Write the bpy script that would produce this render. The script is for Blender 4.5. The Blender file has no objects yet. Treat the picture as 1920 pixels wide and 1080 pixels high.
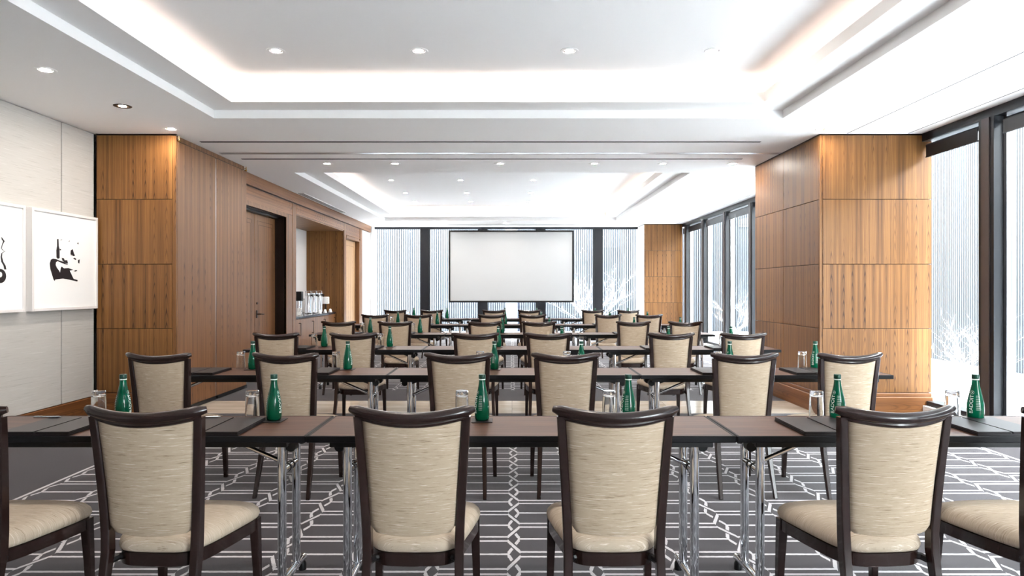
import bpy, bmesh, math, random
from mathutils import Vector, Matrix

random.seed(7)
S = bpy.context.scene
COL = S.collection

# ------------------------------------------------------------------ camera, sky, exposure
cam_d = bpy.data.cameras.new('camera')
cam = bpy.data.objects.new('camera', cam_d)
COL.objects.link(cam)
cam.location = (0, 0, 1.37)
cam.rotation_euler = (math.radians(90), 0, 0)
cam_d.sensor_width = 36
cam_d.lens = 36 * 1250 / 1920
cam_d.clip_start = 0.05
cam_d.clip_end = 200
S.camera = cam

SKY = 9.5            # overcast white sky
LED = 2.3            # cove strips
LAMP = 300.0          # downlights
S.view_settings.view_transform = 'Standard'
S.view_settings.look = 'None'
S.view_settings.gamma = 1
S.view_settings.use_curve_mapping = False
S.view_settings.exposure = 2.2

w = bpy.data.worlds.new('overcast_sky')
S.world = w
w.use_nodes = True
bg = w.node_tree.nodes['Background']
bg.inputs[0].default_value = (0.93, 0.97, 1.0, 1)
bg.inputs[1].default_value = SKY


def portal(loc, rot, sx, sy):
    l = bpy.data.lights.new('window_portal', 'AREA')
    l.shape = 'RECTANGLE'
    l.size, l.size_y = sx, sy
    l.cycles.is_portal = True
    o = bpy.data.objects.new('window_portal', l)
    o.location = loc
    o.rotation_euler = rot
    o['kind'] = 'helper'
    COL.objects.link(o)


H = math.pi / 2
portal((4.72, 1.1, 1.5), (0, H, 0), 2.9, 12.0)
portal((4.72, 13.3, 1.5), (0, H, 0), 2.9, 8.2)
portal((-0.16, 18.62, 1.5), (-H, 0, 0), 7.2, 2.9)


# ------------------------------------------------------------------ materials
def lin(c):
    return tuple((v / 255 / 12.92) if v <= 10 else (((v / 255) + 0.055) / 1.055) ** 2.4 for v in c) + (1,)


MATS = {}


def mat(name, rgb=(200, 200, 200), rough=0.5, metal=0.0, spec=0.5, trans=0.0, ior=1.45, coat=0.0):
    m = bpy.data.materials.new(name)
    m.use_nodes = True
    b = m.node_tree.nodes['Principled BSDF']
    b.inputs['Base Color'].default_value = lin(rgb)
    b.inputs['Roughness'].default_value = rough
    b.inputs['Metallic'].default_value = metal
    b.inputs['Specular IOR Level'].default_value = spec
    b.inputs['Transmission Weight'].default_value = trans
    b.inputs['IOR'].default_value = ior
    b.inputs['Coat Weight'].default_value = coat
    MATS[name] = m
    return m


def nt(m):
    return m.node_tree, m.node_tree.nodes['Principled BSDF']


class X:
    """tiny expression builder over math nodes"""
    def __init__(s, t, sock):
        s.t, s.s = t, sock

    def op(s, o, a=None, b=None):
        n = s.t.nodes.new('ShaderNodeMath')
        n.operation = o
        for i, v in enumerate((s, a, b)):
            if v is None:
                continue
            if isinstance(v, X):
                s.t.links.new(v.s, n.inputs[i])
            else:
                n.inputs[i].default_value = v
        return X(s.t, n.outputs[0])

    def __add__(s, o): return s.op('ADD', o)
    def __sub__(s, o): return s.op('SUBTRACT', o)
    def __mul__(s, o): return s.op('MULTIPLY', o)
    def __truediv__(s, o): return s.op('DIVIDE', o)
    def abs(s): return s.op('ABSOLUTE')
    def floor(s): return s.op('FLOOR')
    def frac(s): return s.op('FRACT')
    def lt(s, o): return s.op('LESS_THAN', o)
    def gt(s, o): return s.op('GREATER_THAN', o)
    def mn(s, o): return s.op('MINIMUM', o)
    def mx(s, o): return s.op('MAXIMUM', o)


def coords(t, kind='Object'):
    tc = t.nodes.new('ShaderNodeTexCoord')
    sp = t.nodes.new('ShaderNodeSeparateXYZ')
    t.links.new(tc.outputs[kind], sp.inputs[0])
    return [X(t, sp.outputs[i]) for i in range(3)]


def noise(t, x, y, z, scale=1.0, detail=2.0, rough=0.5):
    c = t.nodes.new('ShaderNodeCombineXYZ')
    for i, v in enumerate((x, y, z)):
        if isinstance(v, X):
            t.links.new(v.s, c.inputs[i])
        else:
            c.inputs[i].default_value = v
    n = t.nodes.new('ShaderNodeTexNoise')
    n.inputs['Scale'].default_value = scale
    n.inputs['Detail'].default_value = detail
    n.inputs['Roughness'].default_value = rough
    t.links.new(c.outputs[0], n.inputs['Vector'])
    return X(t, n.outputs[0])


def ramp(t, fac, stops):
    r = t.nodes.new('ShaderNodeValToRGB')
    e = r.color_ramp.elements
    while len(e) < len(stops):
        e.new(0.5)
    for el, (p, c) in zip(e, stops):
        el.position = p
        el.color = lin(c)
    t.links.new(fac.s, r.inputs[0])
    return r.outputs[0]


def mixc(t, fac, a, b, mode='MIX'):
    n = t.nodes.new('ShaderNodeMix')
    n.data_type = 'RGBA'
    n.blend_type = mode
    if isinstance(fac, X):
        t.links.new(fac.s, n.inputs[0])
    else:
        n.inputs[0].default_value = fac
    for i, v in ((6, a), (7, b)):
        if isinstance(v, tuple):
            n.inputs[i].default_value = v
        else:
            t.links.new(v, n.inputs[i])
    return n.outputs[2]


def bump(t, b, h, strength=0.2, dist=0.002):
    n = t.nodes.new('ShaderNodeBump')
    n.inputs['Strength'].default_value = strength
    n.inputs['Distance'].default_value = dist
    t.links.new(h.s, n.inputs['Height'])
    t.links.new(n.outputs[0], b.inputs['Normal'])


def rnd(t):
    n = t.nodes.new('ShaderNodeObjectInfo')
    return X(t, n.outputs['Random'])


def veneer(name, light, mid, dark, leaf=0.115, rough=0.42, horiz=False, spec=0.4):
    m = mat(name, mid, rough, spec=spec)
    t, b = nt(m)
    x, y, z = coords(t)
    u = x + y
    if horiz:
        u, z = z, x + y
    r = rnd(t)
    z = z + r * 3.0
    p = (u + 10.0).op('PINGPONG', leaf)                     # book-matched leaves
    k = ((u + 10.0) / (2 * leaf)).floor()
    warp = noise(t, p * 5.0, z * 0.8, k * 0.37 + r * 9.0, 1.0, 3, 0.55) - 0.5
    a = (p / leaf - 0.42).abs()
    fine = noise(t, p * 360.0, z * 5.0, r * 5.0, 1.0, 2, 0.6)
    broad = noise(t, p * 30.0, z * 0.3, r * 7.0 + k * 0.2, 1.0, 3, 0.55)
    crown = (a * a * 4.2 + z + warp * 0.55) * 44.0           # nested cathedral figure in the leaf's heart
    c1 = (crown.op('SINE') * 0.5 + 0.5).op('POWER', 4.0)
    patch = ((noise(t, k * 3.7 + r * 11.0, z * 1.3, 2.0, 1.0, 0, 0.5) - 0.44) * 6.0).mx(0.0).mn(1.0)
    heart = (a * -1.9 + 1.0).mx(0.0) * patch
    straight = ((p * 420.0 + warp * 26.0).op('SINE') * 0.5 + 0.5).op('POWER', 5.0)
    hair = (noise(t, p * 150.0 + warp * 4.0, z * 0.5, r * 3.0, 1.0, 1, 0.5) * 6.0).op('SINE').abs().op('POWER', 0.3)
    f = broad * 0.85 + fine * 0.34 + hair * 0.22 - c1 * heart * 0.25 - straight * 0.08 - 0.24
    c = ramp(t, f, [(0.18, dark), (0.46, mid), (0.78, light)])
    c = mixc(t, r * 0.18, c, lin(dark))
    t.links.new(c, b.inputs['Base Color'])
    return m


veneer('teak_veneer', (156, 111, 62), (117, 78, 41), (64, 38, 19))
veneer('walnut_veneer', (156, 113, 74), (126, 87, 55), (78, 51, 31), leaf=0.16)
veneer('base_veneer', (146, 98, 55), (112, 70, 38), (68, 40, 21), leaf=0.2, horiz=True)


veneer('walnut_header', (164, 117, 78), (132, 89, 57), (84, 53, 33), leaf=0.5, horiz=True)
veneer('pale_veneer', (206, 172, 132), (184, 146, 106), (142, 104, 70), leaf=0.2)


def fabric(name, axis, light, mid, dark, fx=12.0, fz=300.0, rough=0.85):
    m = mat(name, mid, rough, spec=0.2)
    t, b = nt(m)
    x, y, z = coords(t)
    r = rnd(t)
    if axis == 'z':
        a, c = x, z
    elif axis == 'y':
        a, c = x, y
    else:
        a, c = y, z
    n1 = noise(t, a * fx, c * fz, r * 30.0, 1.0, 3, 0.65)
    n2 = noise(t, a * (fx * 2.2), c * (fz * 1.9), r * 30.0 + 4.0, 1.0, 2, 0.6)
    weave = noise(t, a * 900.0, c * 900.0, 1.0, 1.0, 0, 0.5)
    f = n1 * 0.8 + n2 * 0.4 + weave * 0.12 - 0.16
    col = ramp(t, f, [(0.30, dark), (0.42, mid), (0.58, mid), (0.72, light)])
    t.links.new(col, b.inputs['Base Color'])
    bump(t, b, f, 0.25, 0.0015)
    return m


fabric('chair_fabric', 'z', (226, 214, 200), (180, 161, 139), (118, 99, 79))
fabric('seat_fabric', 'y', (226, 216, 204), (184, 168, 149), (132, 114, 94))
fabric('wall_fabric', 'w', (208, 206, 202), (193, 190, 185), (172, 169, 163), 3.0, 120.0)

mat('ceiling_paint', (249, 248, 247), 0.8, spec=0.2)
mat('white_paint', (235, 234, 234), 0.6, spec=0.3)
mat('dark_wood', (38, 24, 21), 0.2, spec=0.5, coat=0.15)
mat('black_edge', (17, 18, 21), 0.5, spec=0.2)
mat('black_plastic', (10, 10, 12), 0.4, spec=0.35)
mat('chrome', (225, 228, 232), 0.06, metal=1.0)
mat('steel', (205, 207, 210), 0.22, metal=1.0)
mat('brass', (214, 180, 110), 0.2, metal=1.0)
mat('bronze', (46, 36, 32), 0.35, metal=0.7)
mat('leather', (27, 23, 26), 0.45, spec=0.3)
mat('ink', (30, 24, 28), 0.7)
mat('paper', (246, 246, 245), 0.9, spec=0.1)
mat('frame_white', (232, 228, 226), 0.5)
mat('screen_white', (188, 191, 193), 0.9, spec=0.1)
mat('mullion_black', (24, 26, 31), 0.35)
mat('mullion_cover', (70, 62, 60), 0.4)
mat('slot_black', (8, 8, 9), 0.6)
mat('ceramic', (244, 243, 240), 0.15)
mat('card', (250, 250, 250), 0.7)
mat('print_white', (225, 240, 232), 0.5)
mat('bark_white', (238, 238, 240), 0.8)
mat('pavement', (214, 216, 220), 0.9)
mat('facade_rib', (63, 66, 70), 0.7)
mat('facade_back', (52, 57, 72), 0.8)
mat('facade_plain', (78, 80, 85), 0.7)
mat('aluminium', (190, 188, 190), 0.3, metal=1.0)

# laminate table top
m = mat('laminate', (104, 74, 64), 0.45, spec=0.28)
t, b = nt(m)
x, y, z = coords(t)
r = rnd(t)
f = noise(t, x * 2.5 + r * 20.0, y * 70.0, r * 9.0, 1.0, 3, 0.6)
t.links.new(ramp(t, f, [(0.3, (54, 33, 24)), (0.5, (76, 48, 35)), (0.72, (98, 66, 49))]), b.inputs['Base Color'])

# stone strip
m = mat('stone', (196, 184, 170), 0.12, spec=0.6)
t, b = nt(m)
x, y, z = coords(t)
f = noise(t, x * 1.2, y * 5.0, rnd(t) * 8.0, 1.5, 5, 0.6)
t.links.new(ramp(t, f, [(0.3, (176, 164, 150)), (0.55, (198, 187, 173)), (0.75, (214, 205, 194))]), b.inputs['Base Color'])

# counter stone (dark, speckled)
m = mat('counter_stone', (44, 44, 50), 0.15)
t, b = nt(m)
x, y, z = coords(t)
f = noise(t, x, y, z, 90.0, 3, 0.7)
t.links.new(ramp(t, f, [(0.42, (28, 28, 33)), (0.58, (62, 62, 72)), (0.68, (140, 142, 150))]), b.inputs['Base Color'])


# carpet: interlaced elongated hexagon lattice
def carpet():
    m = mat('carpet', (74, 69, 74), 0.95, spec=0.05)
    t, b = nt(m)
    x, y, z = coords(t)
    wob = noise(t, x, y, 0.0, 60.0, 1, 0.5) - 0.5
    SP, P, g, bw, lw, X0, Y0 = 0.40, 0.42, 0.030, 0.033, 0.0105, 0.01, 4.06
    u = x - X0 + wob * 0.006
    v = y - Y0 + wob * 0.006
    k = (u / SP + 0.5).floor()
    uu = u - k * SP
    par = (k / 2.0).frac() * 2.0
    par = par.abs().gt(0.5)
    vm = (((v + par * (P / 2)) / P) + 50.0).frac() * P
    q = (vm - P / 2).abs() * -1.0 + P / 2
    neg = uu.lt(0.0)
    q2 = q * neg + (q * -1.0 + P / 2) * (neg * -1.0 + 1.0)
    tt = uu.abs() * (-1 / (2 * bw))                          # -0.5 .. 0 inside the braid
    outside = tt.lt(-0.5)
    dh = (q2 - g).abs().mn((q2 - P / 2).abs())
    m1 = P / 2 - 2 * g
    do = (q2 - (tt * m1 + P / 4)).abs() / math.sqrt(1 + (m1 / (2 * bw)) ** 2)
    du = (q2 - (tt * (-P / 2) + P / 4)).abs() / math.sqrt(1 + (P / 2 / (2 * bw)) ** 2)
    lh = dh.lt(lw) * outside
    lo = do.lt(lw * 0.92)
    lu = du.lt(lw * 0.92) * do.gt(lw * 1.9)
    li = lo.mx(lu) * (outside * -1.0 + 1.0)
    line = lh.mx(li)
    XL, XR = -3.19, 4.01
    inx = x.gt(XL) * x.lt(XR)
    iny = y.lt(6.35).mx(y.gt(8.95))
    inside = inx * iny
    bord = (x - (XL - 0.03)).abs().lt(0.012).mx((x - (XR + 0.03)).abs().lt(0.012)) * iny
    line = (line * inside).mx(bord)
    fib = noise(t, x, y, z, 420.0, 2, 0.7)
    dark = ramp(t, fib, [(0.3, (24, 21, 24)), (0.5, (46, 41, 46)), (0.72, (78, 73, 79))])
    pale = ramp(t, fib, [(0.3, (164, 160, 164)), (0.6, (200, 197, 200))])
    b.inputs['Sheen Weight'].default_value = 0.24
    b.inputs['Sheen Roughness'].default_value = 0.5
    t.links.new(mixc(t, line, dark, pale), b.inputs['Base Color'])
    bump(t, b, fib, 0.4, 0.004)


carpet()

# window glass: thin, clear
m = bpy.data.materials.new('window_glass')
m.use_nodes = True
t = m.node_tree
t.nodes.clear()
o = t.nodes.new('ShaderNodeOutputMaterial')
tr = t.nodes.new('ShaderNodeBsdfTransparent')
tr.inputs[0].default_value = (0.95, 0.975, 0.975, 1)
gl = t.nodes.new('ShaderNodeBsdfGlossy')
gl.inputs['Roughness'].default_value = 0.02
lw_ = t.nodes.new('ShaderNodeLayerWeight')
lw_.inputs[0].default_value = 0.5
mx = t.nodes.new('ShaderNodeMixShader')
t.links.new((X(t, lw_.outputs['Facing']).op('POWER', 5.0) * 0.5 + 0.03).s, mx.inputs[0])
t.links.new(tr.outputs[0], mx.inputs[1])
t.links.new(gl.outputs[0], mx.inputs[2])
t.links.new(mx.outputs[0], o.inputs[0])
MATS['window_glass'] = m

mat('green_glass', (0, 88, 60), 0.05, spec=0.6, trans=0.25, ior=1.4)
mat('green_cap', (16, 62, 50), 0.35)
mat('clear_glass', (250, 252, 252), 0.02, spec=0.6, trans=1.0, ior=1.45)


def emis(name, rgb, strength):
    m = bpy.data.materials.new(name)
    m.use_nodes = True
    t = m.node_tree
    t.nodes.clear()
    o = t.nodes.new('ShaderNodeOutputMaterial')
    e = t.nodes.new('ShaderNodeEmission')
    e.inputs[0].default_value = lin(rgb)
    e.inputs[1].default_value = strength
    t.links.new(e.outputs[0], o.inputs[0])
    MATS[name] = m


emis('led', (255, 226, 210), LED)
emis('lamp', (255, 244, 232), LAMP)


# ------------------------------------------------------------------ mesh helpers
class MB:
    def __init__(s):
        s.v, s.f = [], []

    def add(s, vs, fs):
        n = len(s.v)
        s.v += [tuple(p) for p in vs]
        s.f += [tuple(i + n for i in f) for f in fs]
        return s

    def box(s, x0, x1, y0, y1, z0, z1, b=0.0, seg=1):
        if b:
            bm = bmesh.new()
            bmesh.ops.create_cube(bm, size=1)
            for q in bm.verts:
                q.co = Vector(((x0 + x1) / 2 + q.co.x * (x1 - x0), (y0 + y1) / 2 + q.co.y * (y1 - y0), (z0 + z1) / 2 + q.co.z * (z1 - z0)))
            bmesh.ops.bevel(bm, geom=list(bm.edges), offset=b, segments=seg, affect='EDGES')
            return s.bm(bm)
        return s.add([(x0, y0, z0), (x1, y0, z0), (x1, y1, z0), (x0, y1, z0), (x0, y0, z1), (x1, y0, z1), (x1, y1, z1), (x0, y1, z1)],
                     [(0, 3, 2, 1), (4, 5, 6, 7), (0, 1, 5, 4), (1, 2, 6, 5), (2, 3, 7, 6), (3, 0, 4, 7)])

    def bm(s, bm):
        bm.verts.index_update()
        s.add([q.co for q in bm.verts], [[q.index for q in f.verts] for f in bm.faces])
        bm.free()
        return s

    def loft(s, secs, cap=True):
        """secs: list of rings with equal counts"""
        n = len(secs[0])
        base = len(s.v)
        for r in secs:
            s.v += [tuple(p) for p in r]
        for i in range(len(secs) - 1):
            for j in range(n):
                a, c = base + i * n + j, base + i * n + (j + 1) % n
                s.f.append((a, c, c + n, a + n))
        if cap:
            s.f.append(tuple(base + j for j in reversed(range(n))))
            s.f.append(tuple(base + (len(secs) - 1) * n + j for j in range(n)))
        return s

    def post(s, pts, ch=0.004):
        """pts: (cx, cy, cz, wx, wy): chamfered rectangular section that tapers"""
        secs = []
        for cx, cy, cz, wx, wy in pts:
            a, b_ = wx / 2, wy / 2
            secs.append([(cx - a + ch, cy - b_, cz), (cx + a - ch, cy - b_, cz), (cx + a, cy - b_ + ch, cz), (cx + a, cy + b_ - ch, cz),
                         (cx + a - ch, cy + b_, cz), (cx - a + ch, cy + b_, cz), (cx - a, cy + b_ - ch, cz), (cx - a, cy - b_ + ch, cz)])
        return s.loft(secs)

    def tube(s, path, r, n=12, cap=True):
        path = [Vector(p) for p in path]
        rs = r if isinstance(r, (list, tuple)) else [r] * len(path)
        t0 = (path[1] - path[0]).normalized()
        up = Vector((0, 0, 1)) if abs(t0.z) < 0.9 else Vector((1, 0, 0))
        a = t0.cross(up).normalized()
        secs = []
        for i, p in enumerate(path):
            if i == 0:
                tg = path[1] - p
            elif i == len(path) - 1:
                tg = p - path[i - 1]
            else:
                tg = (path[i + 1] - p).normalized() + (p - path[i - 1]).normalized()
            tg = tg.normalized()
            a = (a - tg * a.dot(tg)).normalized()
            c = tg.cross(a)
            secs.append([p + (a * math.cos(q) + c * math.sin(q)) * rs[i] for q in [2 * math.pi * j / n for j in range(n)]])
        return s.loft(secs, cap)

    def lathe(s, prof, n=24, c=(0, 0, 0), cap=True):
        secs = [[(c[0] + r * math.cos(2 * math.pi * j / n), c[1] + r * math.sin(2 * math.pi * j / n), c[2] + z) for j in range(n)] for r, z in prof]
        return s.loft(secs, cap)

    def prism(s, poly, a, b, axis='z'):
        def P(u, v, h):
            return {'z': (u, v, h), 'y': (u, h, v), 'x': (h, u, v)}[axis]
        return s.loft([[P(u, v, a) for u, v in poly], [P(u, v, b) for u, v in poly]])

    def disc(s, c, r, n=20):
        return s.add([(c[0] + r * math.cos(2 * math.pi * j / n), c[1] + r * math.sin(2 * math.pi * j / n), c[2]) for j in range(n)], [tuple(range(n))])

    def ring(s, c, r0, r1, z, n=24):
        return s.lathe([(r0, c[2]), (r1, c[2]), (r1, c[2] + z), (r0, c[2] + z), (r0, c[2])], n, (c[0], c[1], 0), cap=False)

    def mesh(s, name, smooth=35):
        me = bpy.data.meshes.new(name)
        me.from_pydata(s.v, [], s.f)
        bm = bmesh.new()
        bm.from_mesh(me)
        bmesh.ops.recalc_face_normals(bm, faces=list(bm.faces))
        bm.to_mesh(me)
        bm.free()
        if smooth:
            me.shade_smooth()
            me.set_sharp_from_angle(angle=math.radians(smooth))
        return me

    def build(s, name, m, parent=None, smooth=35, loc=None, **kw):
        me = s.mesh(name, smooth)
        me.materials.append(MATS[m])
        return place(name, me, parent, loc, **kw)


def place(name, me, parent=None, loc=None, **kw):
    o = bpy.data.objects.new(name, me)
    COL.objects.link(o)
    if parent:
        o.parent = parent
    if loc:
        o.location = loc
    for k, v in kw.items():
        o[k] = v
    return o


def empty(name, loc=(0, 0, 0), rz=0.0, **kw):
    o = bpy.data.objects.new(name, None)
    o.empty_display_size = 0.1
    COL.objects.link(o)
    o.location = loc
    o.rotation_euler = (0, 0, rz)
    for k, v in kw.items():
        o[k] = v
    return o


KIDS = {}


def copy_tree(src, parent=None):
    c = src.copy()
    COL.objects.link(c)
    if parent:
        c.parent = parent
    for ch in src.children:
        copy_tree(ch, c)
    return c


BOX = lambda *a, **k: MB().box(*a, **k)
STR = dict(kind='structure')

# ------------------------------------------------------------------ floor
floor = BOX(-4.75, 4.75, -5.3, 18.7, -0.06, -0.012).build('floor', 'slot_black', None, 0, **STR)
BOX(-4.75, 4.75, -5.3, 7.28, -0.012, 0.0).build('carpet', 'carpet', floor, 0)
BOX(-4.75, 4.75, 8.09, 18.7, -0.012, 0.0).build('carpet', 'carpet', floor, 0)
for i in range(10):
    BOX(-4.5 + 0.9 * i + 0.0015, -3.6 + 0.9 * i - 0.0015, 7.285, 8.085, -0.012, 0.0008).build('stone_tile', 'stone', floor, 0)

# ------------------------------------------------------------------ ceiling
CZ = 3.04
H1 = (-2.93, 2.665, -0.45, 6.56)
H2 = (-3.15, 2.58, 9.66, 16.57)
ce = MB()
for x0, x1, y0, y1 in [(-4.75, 4.75, -5.3, H1[2]), (-4.75, H1[0], H1[2], H1[3]), (H1[1], 4.75, H1[2], H1[3]),
                       (-4.75, 4.75, H1[3], H2[2]), (-4.75, H2[0], H2[2], H2[3]), (H2[1], 4.75, H2[2], H2[3]), (-4.75, 4.75, H2[3], 18.7)]:
    ce.box(x0, x1, y0, y1, CZ, CZ + 0.08)
ceiling = ce.build('ceiling', 'ceiling_paint', None, 0, **STR)
BOX(-4.9, 4.9, -5.4, 18.8, 3.46, 3.56).build('roof_light_seal', 'ceiling_paint', ceiling, 0)  # unseen slab added above the coffers to keep them light-tight


def ringbox(o, i, z0, z1):
    b = MB()
    b.box(o[0], o[1], o[2], i[2], z0, z1)
    b.box(o[0], o[1], i[3], o[3], z0, z1)
    b.box(o[0], i[0], i[2], i[3], z0, z1)
    b.box(i[1], o[1], i[2], i[3], z0, z1)
    return b


def grow(h, d):
    return (h[0] - d, h[1] + d, h[2] - d, h[3] + d)


for h in (H1, H2):
    inn = grow(h, -0.29)
    ringbox(grow(h, 0.06), inn, 3.12, 3.14).build('coffer_ledge', 'ceiling_paint', ceiling, 0)
    ringbox(grow(inn, 0.03), inn, 3.1401, 3.215).build('coffer_lip', 'ceiling_paint', ceiling, 0)
    ringbox(grow(h, 0.06), grow(h, 0.005), 3.14, 3.36).build('cove_wall', 'ceiling_paint', ceiling, 0)
    BOX(*grow(h, 0.06), 3.36, 3.40).build('coffer_panel', 'ceiling_paint', ceiling, 0)
    l0, l1 = grow(h, -0.15), grow(h, -0.18)
    ringbox(l0, l1, 3.142, 3.156).build('led_strip', 'led', ceiling, 0)

# movable-partition tracks and ceiling joints
for y, x0, x1, wd, mt in [(7.62, -3.56, 2.84, 0.05, 'slot_black'), (8.26, -3.62, 3.33, 0.07, 'aluminium'), (8.30, -3.62, 3.33, 0.02, 'slot_black'),
                          (8.63, -3.5, 2.98, 0.05, 'slot_black'), (17.6, -3.5, 3.3, 0.05, 'slot_black')]:
    BOX(x0, x1, y - wd / 2, y + wd / 2, CZ - 0.003, CZ + 0.01).build('partition_track', mt, ceiling, 0)
for x in (3.62, 4.28):
    BOX(x - 0.005, x + 0.005, -5.2, 7.2, CZ - 0.001, CZ + 0.01).build('ceiling_joint', 'slot_black', ceiling, 0)
    BOX(x - 0.005, x + 0.005, 9.2, 17.3, CZ - 0.001, CZ + 0.01).build('ceiling_joint', 'slot_black', ceiling, 0)

# ------------------------------------------------------------------ left wall, front bay (stretched fabric panels)
wl = BOX(-4.75, -4.545, -5.3, 7.26, 0, CZ).build('wall_left', 'slot_black', None, 0, **STR)
ys = [7.215, 6.69, 5.29, 3.89, 2.49, 1.09, -0.31, -1.71, -3.11, -5.2]
for a, b_ in zip(ys[1:], ys[:-1]):
    BOX(-4.55, -4.52, a + 0.009, b_ - 0.009, 0.205, 3.035, b=0.003).build('fabric_panel', 'wall_fabric', wl)
BOX(-4.545, -4.50, -5.2, 7.21, 0, 0.2, b=0.004).build('baseboard_left', 'base_veneer', None, **STR)

# ------------------------------------------------------------------ inner left wall (doors, niche)
XW = -3.84
wa = empty('wall_left', (0, 0, 0), **STR)
wb = empty('wall_left', (0, 0, 0), **STR)
tm = empty('trim_1', (0, 0, 0), **STR)
wn_ = empty('wall_niche', (0, 0, 0), **STR)
for p_, bx in [(wa, (-4.1, XW - 0.01, 9.15, 9.46, 0, CZ)), (wa, (-4.1, XW - 0.01, 9.46, 11.3, 2.57, CZ)), (wa, (-4.69, XW - 0.01, 11.3, 11.85, 0, CZ)), (wa, (-4.2, -4.13, 9.2, 11.3, 0, CZ)),
               (tm, (-4.69, XW - 0.01, 11.85, 15.24, 2.69, CZ)), (wb, (-4.69, XW - 0.01, 15.24, 15.42, 0, CZ)), (wb, (-4.1, XW - 0.01, 15.42, 16.9, 2.56, CZ)), (wb, (-4.1, XW - 0.01, 17.04, 18.7, 0, CZ))]:
    BOX(*bx).build('wall_block', 'bronze', p_, 0)
BOX(-5.0, -4.76, -5.3, 18.8, -0.05, 3.5).build('wall_light_seal', 'white_paint', None, 0, **STR)  # unseen shell wall added to close light leaks along the left side
BOX(XW - 0.01, XW + 0.03, 9.1, 18.02, 2.87, CZ, b=0.003).build('cornice', 'walnut_header', tm)
BOX(XW - 0.01, XW + 0.004, 9.2, 11.64, 2.64, 2.855, b=0.003).build('header_panel', 'walnut_header', wa)
BOX(XW - 0.01, XW + 0.004, 11.36, 11.64, 0.0, 2.635, b=0.003).build('pilaster_panel', 'walnut_veneer', wa)
BOX(XW - 0.01, XW + 0.004, 11.66, 11.85, 0.0, 2.855, b=0.003).build('pilaster_panel', 'walnut_veneer', wa)
BOX(XW - 0.01, XW + 0.004, 11.855, 15.24, 2.69, 2.855, b=0.003).build('header_panel', 'walnut_header', tm)
BOX(XW - 0.01, XW + 0.004, 15.245, 15.42, 0.0, 2.855, b=0.003).build('pilaster_panel', 'walnut_veneer', wb)
BOX(XW - 0.01, XW + 0.004, 15.425, 16.9, 2.60, 2.855, b=0.003).build('header_panel', 'walnut_header', wb)
BOX(XW - 0.01, XW + 0.004, 17.05, 18.0, 0.0, 2.855, b=0.003).build('pilaster_panel', 'white_paint', wb)
# niche lining
BOX(-4.75, -4.69, 11.86, 15.23, 0, 2.69).build('niche_back', 'white_paint', wn_, 0)
BOX(-4.69, XW - 0.012, 15.215, 15.235, 0, 2.675, b=0.002).build('niche_side', 'teak_veneer', wb)
BOX(-4.69, XW - 0.012, 11.855, 11.875, 0, 2.675, b=0.002).build('niche_side', 'teak_veneer', wa)
BOX(-4.69, XW - 0.012, 11.876, 15.214, 2.668, 2.688).build('niche_soffit', 'walnut_veneer', tm, 0)

# door_1: double doors in a deep casing
d1 = empty('door_1', (0, 0, 0), **STR)
cs = MB()
for k, (pr, wd_) in enumerate([(0.012, 0.07), (0.02, 0.035)]):
    cs.box(XW - 0.012, XW + pr, 11.29, 11.29 + wd_, 0, 2.57 + wd_)
    cs.box(XW - 0.012, XW + pr, 9.47 - wd_, 9.47, 0, 2.57 + wd_)
    cs.box(XW - 0.012, XW + pr, 9.47, 11.29, 2.57, 2.57 + wd_)
cs.build('door_casing', 'walnut_veneer', d1, 0)
jb = MB()
jb.box(-4.12, XW - 0.013, 11.285, 11.3, 0, 2.57).box(-4.12, XW - 0.013, 9.46, 9.475, 0, 2.57).box(-4.12, XW - 0.013, 9.475, 11.285, 2.565, 2.58)
jb.build('door_jamb', 'bronze', d1, 0)


def panel_leaf(x, y0, y1, z0, z1, parent, wood, lines):
    lf = BOX(x - 0.045, x, y0, y1, z0, z1, b=0.003).build('door_leaf', wood, parent)
    for ins in lines:
        q = MB()
        a, b2, c, d = y0 + ins, y1 - ins, z0 + ins, z1 - ins
        g = 0.004
        q.box(x - 0.002, x + 0.001, a, a + g, c, d).box(x - 0.002, x + 0.001, b2 - g, b2, c, d)
        q.box(x - 0.002, x + 0.001, a, b2, c, c + g).box(x - 0.002, x + 0.001, a, b2, d - g, d)
        q.build('inlay_line', 'slot_black', lf, 0)
    return lf


lf = panel_leaf(-4.01, 10.385, 11.28, 0.01, 2.53, d1, 'walnut_veneer', (0.1, 0.16))
hd = MB().box(-4.012, -4.0, 10.44, 10.50, 0.9, 1.02, b=0.003).tube([(-4.0, 10.47, 0.96), (-3.95, 10.47, 0.96), (-3.945, 10.48, 0.96), (-3.945, 10.60, 0.955)], 0.009, 10)
hd.build('door_handle', 'bronze', lf)
MB().tube([(-4.012, 10.47, 1.13), (-3.995, 10.47, 1.13)], 0.018, 14).build('lock_cylinder', 'bronze', lf)
lf2 = panel_leaf(-4.01, 9.48, 10.375, 0.01, 2.53, d1, 'walnut_veneer', (0.1, 0.16))
MB().box(-4.0, -3.94, 9.5, 11.25, 2.535, 2.56).build('door_closer', 'black_plastic', d1, 0)

# door_2: pale door by the far windows
d2 = empty('door_2', (0, 0, 0), **STR)
panel_leaf(-3.93, 15.43, 16.72, 0.01, 2.52, d2, 'pale_veneer', (0.13,))
BOX(-3.96, XW + 0.012, 16.72, 16.80, 0, 2.56, b=0.003).build('door_jamb', 'walnut_veneer', d2)
BOX(-3.96, XW + 0.016, 16.80, 17.04, 0, 2.86, b=0.003).build('door_jamb', 'walnut_veneer', d2)
BOX(-3.96, XW + 0.012, 15.425, 16.72, 2.53, 2.595, b=0.003).build('door_casing', 'walnut_veneer', d2)


# ------------------------------------------------------------------ timber columns
def rows4(z):
    return list(zip(z[:-1], z[1:]))


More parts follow.
